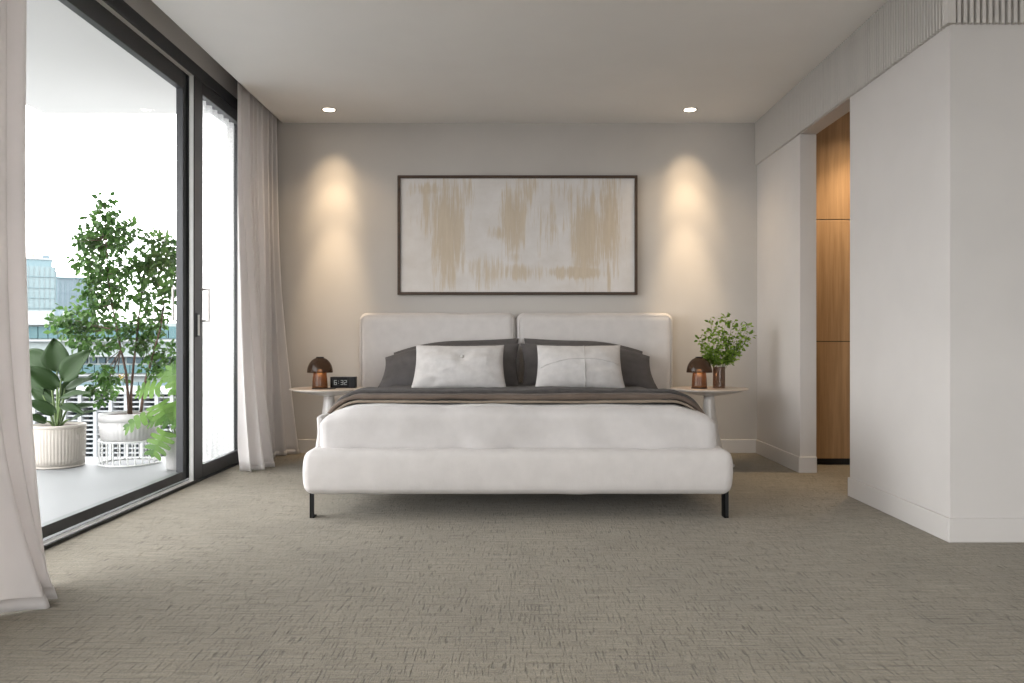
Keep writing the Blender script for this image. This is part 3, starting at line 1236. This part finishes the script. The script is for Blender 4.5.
# ---- broad-leaved plant in cream ribbed pot
BY = 5.49
brd = empty('potted_plant', (at(57.5, 470, BY).x, BY, -.02))
tag(brd, 'broad dark-leaved plant in a cream ribbed pot beside the curtain', 'potted plant')
cx, cy = brd.location.x, BY
R0 = .170
prof = [(R0 * .90, .0), (R0 * .90, .014), (R0 * .955, .016), (R0 * .965, .06), (R0 * .99, .16), (R0, .262)]
in_root(brd, MB().lathe(prof[2:], 216, (cx, cy, -.02), flute_fn(52, .02)), 'pot', M['pot_cream'], smooth=True)
in_root(brd, MB().lathe([(R0 * .9, 0), (R0 * .97, .004), (R0 * .97, .014), (0, .016)], 60, (cx, cy, -.02)), 'saucer', M['pot_cream'], smooth=True)
in_root(brd, MB().lathe([(R0 - .004, .255), (R0 + .003, .262), (R0 + .003, .278), (R0 - .012, .280), (R0 - .014, .25), (0, .25)], 64, (cx, cy, -.02)), 'pot_rim', M['pot_cream'], smooth=True)
in_root(brd, MB().lathe([(0, .262), (R0 - .014, .260), (R0 - .014, .264), (0, .268)], 40, (cx, cy, -.02)), 'soil', M['soil'])


def big_leaf(root, base, tip, width, sag, face, mat, name='leaf', n=12):
    base, tip = Vector(base), Vector(tip)
    ax = tip - base
    L = ax.length
    d = ax.normalized()
    f = Vector(face)
    s = d.cross(f).normalized()
    nrm = s.cross(d).normalized()

    def fn(u, v):
        t = v
        wd_ = width * (math.sin(PI * min(1, t ** .75)) ** .8) * (1 - .12 * t) + .0015
        k = (u - .5) * 2
        bow = sag * math.sin(PI * t) * L
        p = base + d * (L * t) + nrm * (bow - .28 * width * (1 - abs(k)) + .10 * width * math.sin(t * 9 + k * 2) * abs(k)) + s * (k * wd_)
        return p
    return in_root(root, MB().grid(fn, 6, n), name, mat, smooth=True, solid=.0012)


def petiole(root, a, b, r, mat, bow=.02, name='stalk'):
    a, b = Vector(a), Vector(b)
    m_ = (a + b) / 2 + Vector((0, 0, bow))
    pts = [a * (1 - t) ** 2 + m_ * (2 * t * (1 - t)) + b * t * t for t in [k / 6 for k in range(7)]]
    return in_root(root, MB().tube(pts, [r, r * .95, r * .9, r * .85, r * .8, r * .7, r * .6], 7), name, mat, smooth=True)


bl = [  # base px, tip px, half width px, depth offset base, tip, face
    ((57, 372), (54, 338), 11.5, .02, .06, (.25, -1, .25)),
    ((60, 380), (90, 350), 10.5, -.05, -.06, (.2, -1, .5)),
    ((50, 366), (24, 350), 9, .05, .10, (-.3, -1, .5)),
    ((59, 388), (26, 366), 8.5, -.04, -.10, (-.3, -.8, .9)),
    ((64, 389), (95, 377), 7, .04, .10, (.1, -.5, 1)),
    ((59, 397), (92, 393), 5.5, -.08, -.13, (.1, -.6, 1)),
    ((66, 410), (102, 404), 5, .02, .12, (.1, -.5, 1)),
    ((69, 420), (96, 410), 4.5, -.03, -.08, (.1, -.6, 1)),
    ((56, 414), (28, 400), 6.5, -.05, -.10, (-.2, -.8, 1)),
    ((47, 422), (27, 415), 5, -.06, -.12, (-.1, -.8, 1)),
    ((43, 395), (27, 372), 7, .05, .08, (-.6, -1, .3)),
    ((62, 400), (78, 372), 6.5, .08, .14, (.3, -1, .4)),
    ((52, 404), (30, 388), 6, .04, .04, (-.3, -.9, .7)),
    ((60, 404), (84, 414), 5, -.10, -.16, (.1, -.7, 1)),
    ((53, 395), (40, 370), 6, .08, .14, (-.2, -1, .4)),
]
for (b, t, hw, d0, d1, fc) in bl:
    B, T = at(b[0], b[1], BY + d0), at(t[0], t[1], BY + d1)
    big_leaf(brd, B, T, hw * 1.15 / F * BY, .05, fc, M['bird'])
    root_p = Vector((cx + (B.x - cx) * .25, BY + d0 * .4, .238))
    petiole(brd, root_p, B + (T - B) * .04, .0085, M['stem'], .03)

# ---- monstera in a small white pot
MY = 5.38
mon = empty('potted_monstera', (at(177, 470, MY).x, MY, -.02))
tag(mon, 'split-leaf plant in a small tapered white pot next to the glass door', 'potted plant')
cx, cy = mon.location.x, MY
in_root(mon, MB().lathe([(.060, 0), (.064, .004), (.088, .205), (.090, .212), (.082, .214), (.080, .19), (0, .19)], 48, (cx, cy, -.02)), 'pot', M['pot_white'], smooth=True)
in_root(mon, MB().lathe([(0, .200), (.080, .199), (.080, .203), (0, .205)], 32, (cx, cy, -.02)), 'soil', M['soil'])


def monstera_leaf(root, base, tip, width, face):
    base, tip = Vector(base), Vector(tip)
    ax = tip - base
    L = ax.length
    d = ax.normalized()
    s = d.cross(Vector(face)).normalized()
    nrm = s.cross(d).normalized()
    mb = MB()
    N = 5

    def P(t, k, dz=0.0):
        return base + d * (L * t) + s * (k * width) + nrm * (dz + .10 * L * math.sin(PI * min(1, max(0, t))) - .16 * width * k * k)
    for sg in (-1, 1):
        for i in range(N):
            t0, t1 = i / N * .93, (i + 1) / N * .93
            tm = (t0 + t1) / 2
            out = (math.sin(PI * (.22 + .66 * (i + .5) / N))) ** .6
            sw = .10 + .05 * i / N - .20 * (1 - i / N) ** 2
            hw = (t1 - t0) / 2
            ring_ = [(0, 1.04, 0.0), (.62, 1.0, .5), (.80, .80, .8), (.94, .66, 1.0), (1.0, .30, 1.1)]
            vv, ff = [], []
            for (kk, wk, sk) in ring_:
                vv.append(P(tm - hw * wk + sw * sk, sg * out * kk))
                vv.append(P(tm + hw * wk + sw * sk, sg * out * kk))
            for q in range(4):
                ff.append((2 * q, 2 * q + 1, 2 * q + 3, 2 * q + 2))
            mb.add(vv, ff)
    mb.add([P(.90, 0), P(.93, .2), P(1.05, 0), P(.93, -.2)], [(0, 1, 2), (0, 2, 3)])
    return in_root(root, mb, 'leaf', M['monstera'], smooth=True)


ml = [
    ((166, 432), (152, 457), 11, -.10, -.16, (-.1, -1, .3)),
    ((152, 415), (124, 430), 9, -.06, -.10, (-.3, -.8, .8)),
    ((158, 404), (172, 424), 11, -.06, -.12, (.2, -.9, .7)),
    ((170, 405), (186, 428), 10, -.05, -.10, (.2, -1, .5)),
    ((160, 388), (136, 392), 9, .08, .12, (-.2, -1, .6)),
    ((176, 392), (172, 364), 9, .05, .10, (-.2, -1, .3)),
    ((180, 395), (188, 366), 10, .02, .05, (.2, -1, .3)),
    ((168, 418), (148, 424), 7, .02, .03, (-.2, -.8, .9)),
    ((172, 380), (160, 372), 6, .10, .14, (0, -1, .6)),
]
for (b, t, hw, d0, d1, fc) in ml:
    B, T = at(b[0], b[1], MY + d0), at(t[0], t[1], MY + d1)
    monstera_leaf(mon, B, T, hw * 1.25 / F * MY, fc)
    petiole(mon, (cx + (B.x - cx) * .1, MY + d0 * .2, .18), B + (T - B) * .03, .0035, M['stem'], .05)

# ---- vase with sprigs
VX, VY = (719 - 516) / F * 5.42, 5.42
vase = empty('vase', (VX, VY, TZ))
tag(vase, 'brown glass cylinder vase on the right hand nightstand', 'vase')
MB().lathe([(0, 0), (.038, 0), (.040, .004), (.040, .138), (.0365, .138), (.0365, .010), (0, .010)], 40).build('glass_body', M['vase'], vase, smooth=False)
spr = empty('sprig_bunch', (VX, VY, TZ))
tag(spr, 'airy bunch of bright green leafy sprigs standing in the brown vase', 'plant')
rnd = random.Random(5)
ends = [(700, 340), (706, 332), (711, 324), (718, 320), (726, 317), (733, 322), (740, 328), (748, 326), (750, 336), (742, 344), (736, 354), (703, 350), (712, 350), (729, 340), (722, 334), (708, 360), (731, 358)]
lf = MB()
for i, (px, py) in enumerate(ends):
    E = at(px, py, VY + rnd.uniform(-.10, .10))
    A = Vector((VX + rnd.uniform(-.022, .022), VY + rnd.uniform(-.022, .022), TZ + .014))
    Bm = Vector((VX + (E.x - VX) * .30, VY + (E.y - VY) * .3, TZ + .17))
    pts = []
    for k in range(11):
        t = k / 10
        pts.append(A * (1 - t) ** 2 + Bm * (2 * t * (1 - t)) + E * t * t)
    lim = .033
    for p in pts:
        if p.z < TZ + .145:
            dx, dy = p.x - VX, p.y - VY
            q = math.hypot(dx, dy)
            if q > lim:
                p.x, p.y = VX + dx * lim / q, VY + dy * lim / q
    in_root(spr, MB().tube(pts, [.0018 - .0010 * k / 10 for k in range(11)], 5), 'stem', M['stem'], smooth=True)
    for k in range(4, 11):
        for _ in range(9):
            t = rnd.uniform(-.5, .5)
            p = pts[k].lerp(pts[min(10, k + 1)], abs(t))
            d = Vector((rnd.uniform(-1, 1), rnd.uniform(-1, 1), rnd.uniform(-.3, .9)))
            L = rnd.uniform(.022, .036)
            p = p + d.normalized() * rnd.uniform(0, .022)
            if p.z > TZ + .15:
                small_leaf(lf, p, d, L, L * .6, rnd)
o = in_root(spr, lf, 'leaves', M['sprig'], smooth=True)
o['kind'] = 'stuff'

# ------------------------------------------------------------------ framed abstract painting
def canvas_mat():
    m = Mat('abstract_canvas', (.6, .56, .5), .8)
    t = m.n('TexCoord')
    sp = m.n('SeparateXYZ')
    m.l(t.outputs['Object'], sp.inputs[0])
    X, Z = sp.outputs[0], sp.outputs[2]
    streak = m.noise(m.coord((34, 1, 2.2)), 1.0, 5, .65)
    fine = m.noise(m.coord((110, 1, 6)), 1.0, 3, .6)
    blot = m.noise(m.coord((5, 1, 7)), 1.0, 4, .6)
    # patches of rubbed ochre: (x, z, rx, rz, weight); canvas half size .86 x .42
    reg = [(-.50, .02, .13, .42, 1.0), (-.60, .16, .14, .22, .75), (-.48, -.30, .06, .12, .8), (-.24, -.26, .13, .14, .7), (-.03, .12, .10, .24, 1.0), (-.12, .02, .10, .06, .8),
           (.06, .34, .12, .16, .6), (.22, .12, .12, .2, .6), (.50, .0, .12, .34, 1.0), (.66, .10, .10, .34, .9), (.46, -.27, .16, .05, 1.1), (.30, -.27, .10, .05, .8), (.02, -.27, .16, .07, .8),
           (-.02, -.16, .06, .05, .6), (.66, -.3, .02, .16, .8), (-.36, .30, .05, .14, .6), (.36, .30, .3, .10, .45), (-.62, .33, .18, .06, .7)]
    tot = None
    for (x, z, rx, rz, wt) in reg:
        a = m.math('DIVIDE', m.math('SUBTRACT', X, x), rx)
        b = m.math('DIVIDE', m.math('SUBTRACT', Z, z), rz)
        d = m.math('ADD', m.math('POWER', m.math('ABSOLUTE', a), 2.4), m.math('POWER', m.math('ABSOLUTE', b), 2.4))
        g = m.math('MULTIPLY', m.math('POWER', 2.718, m.math('MULTIPLY', d, -.8)), wt)
        tot = g if tot is None else m.math('MAXIMUM', tot, g)
    v = m.math('ADD', m.math('MULTIPLY', streak, .55), m.math('MULTIPLY', fine, .34))
    v = m.math('ADD', v, m.math('MULTIPLY', blot, .22))
    v = m.math('ADD', v, m.math('MULTIPLY_ADD', tot, .30, -.13))
    base = m.ramp(blot, [(.3, (.60, .565, .53)), (.7, (.68, .655, .635))])
    och = m.ramp(streak, [(.3, (.44, .34, .21)), (.7, (.55, .45, .31))])
    f = m.ramp(v, [(.545, (0, 0, 0)), (.66, (.72, .72, .72))])
    m.color(m.mix(f, base, och))
    m.bump(v, .25, .004)
    return m.m


pc = at(517.5, 235.5, 5.985)
pic = empty('painting', (pc.x, 5.985, pc.z))
tag(pic, 'wide abstract painting of rubbed ochre streaks in a thin dark wooden frame', 'painting')
W2, H2 = .868, .432
MB().box(-W2 + .01, W2 - .01, -.012, .012, -H2 + .01, H2 - .01).build('canvas', canvas_mat(), pic)
for a in ((-W2, W2, H2 - .020, H2), (-W2, W2, -H2, -H2 + .020), (-W2, -W2 + .020, -H2 + .02, H2 - .02), (W2 - .020, W2, -H2 + .02, H2 - .02)):
    MB().box(a[0], a[1], -.030, .014, a[2], a[3]).build('frame_bar', M['frame_wood'], pic, bevel=.002)

# ------------------------------------------------------------------ the city across the street
def facade(name, c):
    return Mat(name, c, .65, 0.0, Specular_IOR_Level=.2).m


M['c_pale'] = paint('pale_cladding', (.17, .197, .194), .6, .05)
M['c_white'] = paint('white_concrete', (.22, .231, .235), .6, .04)
M['c_teal'] = facade('teal_glazing', (.056, .104, .112))
M['c_dark'] = facade('dark_glazing', (.028, .046, .055))
M['c_tower'] = facade('pale_blue_glazing', (.140, .184, .193))
M['c_tower2'] = facade('mid_blue_glazing', (.12, .172, .188))
M['c_blue'] = paint('blue_grey_cladding', (.093, .128, .149), .6, .06)


def zf(py, Y):
    return CAMH + (341.5 - py) / F * Y


def xf(px, Y):
    return (px - 516.0) / F * Y


def city(name, loc, label):
    r_ = empty(name, loc)
    tag(r_, label, 'building', 'buildings across the street')
    return r_


# pale office with window bands
OY = 120.0
off = city('office_building', (-58, OY, -30), 'low pale teal office building with window bands behind the plants')
XA, XB = xf(-120, OY), xf(330, OY)
in_root(off, MB().box(XA, XB, OY, OY + 40, -30, zf(323, OY)), 'wall', M['c_pale'])
in_root(off, MB().box(XA, xf(58, OY), OY - 1, OY + 3, zf(325, OY), zf(318, OY)), 'parapet', M['c_white'])
in_root(off, MB().box(XA, xf(50, OY), OY + 2, OY + 5, zf(318, OY), zf(310, OY)), 'roof_room', M['c_white'])
in_root(off, MB().box(xf(52.5, OY), xf(57, OY), OY + .5, OY + 1.5, zf(318, OY), zf(307, OY)), 'vent_box', M['c_blue'])


def band(y0, y1, wpx, gap, mat, x0=-10, x1=215, dep=.4):
    first_ = None
    px = x0
    while px < x1:
        xa, xb = xf(px, OY), xf(px + wpx, OY)
        if first_ is None:
            first_ = in_root(off, MB().box(0, xb - xa, -dep, .2, 0, zf(y0, OY) - zf(y1, OY)), 'window', mat)
            o = first_
        else:
            o = share(first_, (0, 0, 0), off)
        o.location = Vector((xa, OY, zf(y1, OY))) - off.location
        px += wpx + gap


band(326.5, 338.5, 9, 1.0, M['c_teal'])
band(357.5, 363, 6, 3.2, M['c_dark'])
band(365, 373, 11, .8, M['c_teal'])
band(382, 386, 14, 1.0, M['c_tower2'])
for (y0, y1) in ((339.5, 341.5), (355.5, 356.5), (374.5, 376)):
    in_root(off, MB().box(XA, XB, OY - .8, OY + .1, zf(y1, OY), zf(y0, OY)), 'ledge', M['c_white'])
# white louvred car park in front of it
LY = 100.0
lou = city('louvred_building', (-48, LY, -30), 'white gridded car park facade of columns and louvres low behind the pots')
XA, XB = xf(-120, LY), xf(330, LY)
in_root(lou, MB().box(XA, XB, LY + 1.5, LY + 12, -30, zf(394, LY)), 'wall', M['c_dark'])
colm = in_root(lou, MB().box(-.21, .21, -.4, 1.6, 0, 30 + zf(391, LY)), 'column', M['c_white'])
px = -26
k = 0
while px < 215:
    o = colm if k == 0 else share(colm, (0, 0, 0), lou)
    o.location = Vector((xf(px, LY), LY, -30)) - lou.location
    px += 15.3
    k += 1
sl = MB()
zs = zf(392, LY)
for k in range(40):
    z = zs - k * .56
    sl.box(XA, XB, LY - .1, LY + .5, z - .19, z)
s_ = in_root(lou, sl, 'louvres', M['c_white'])
s_['kind'] = 'stuff'
in_root(lou, MB().box(XA, XB, LY - .6, LY + 12, zf(394, LY), zf(391, LY)), 'coping', M['c_white'])


# far towers, turned square to the street they stand on
def far(name, px_right, Y, label):
    ang = math.atan((516 - px_right) / F)
    e = empty(name, (xf(px_right, Y), Y, -30), ang + .01)
    tag(e, label, 'building', 'buildings across the street')
    e['ppm'] = F / Y / math.cos(ang)          # pixels per metre along its front
    return e


def fbox(e, name, mat, pl, pr, Y, d0, d1, y0, y1):
    """front spans pl..pr pixels left of the right-hand corner, depth d0..d1, from photo row y0 (top) to y1"""
    z1 = zf(y0, Y) + 30
    z0 = 0 if y1 is None else zf(y1, Y) + 30
    k_ = e['ppm']
    return MB().box(-pl / k_, -pr / k_, d0, d1, z0, z1).build(name, mat, e)


TY = 400.0
tow = far('glass_tower', 57, TY, 'pale blue glass tower rising beside the near curtain')
fbox(tow, 'shaft', M['c_tower'], 60, 1.5, TY, 0, 25, 267, None)
fbox(tow, 'corner_fin', M['c_tower2'], 1.5, 0, TY, 1, 24, 271, None)
fbox(tow, 'upper_storey', M['c_tower2'], 60, 5, TY, 2, 22, 260, 267)
fbox(tow, 'roof_slab', M['c_white'], 60, 4.5, TY, 1.5, 22, 258.5, 260)
fbox(tow, 'roof_plant', paint('sand_render', (.30, .24, .18), .7), 26, 22, TY, 4, 12, 254, 258.5)
fbox(tow, 'roof_plant', M['c_blue'], 14.5, 7, TY, 4, 12, 255, 258.5)
for py in (277, 288, 298, 308):
    fbox(tow, 'floor_line', M['c_tower2'], 60, 1.5, TY, -.4, .2, py, py + .5)
for k in range(9):
    fbox(tow, 'mullion', M['c_white'], 2 + k * 5.2, 1.8 + k * 5.2, TY, -.4, .2, 267, None)
SY = 480.0
slab = far('blue_slab_building', 95, SY, 'plain blue-grey block standing right of the pale glass tower')
fbox(slab, 'wall', M['c_blue'], 50, 0, SY, 0, 30, 279, None)
fbox(slab, 'parapet', M['c_tower2'], 50, 0, SY, -1, 1, 278, 279.2)
for k in range(7):
    fbox(slab, 'rib', M['c_tower2'], 4.4 + k * 5, 4 + k * 5, SY, -.6, .2, 281, None)
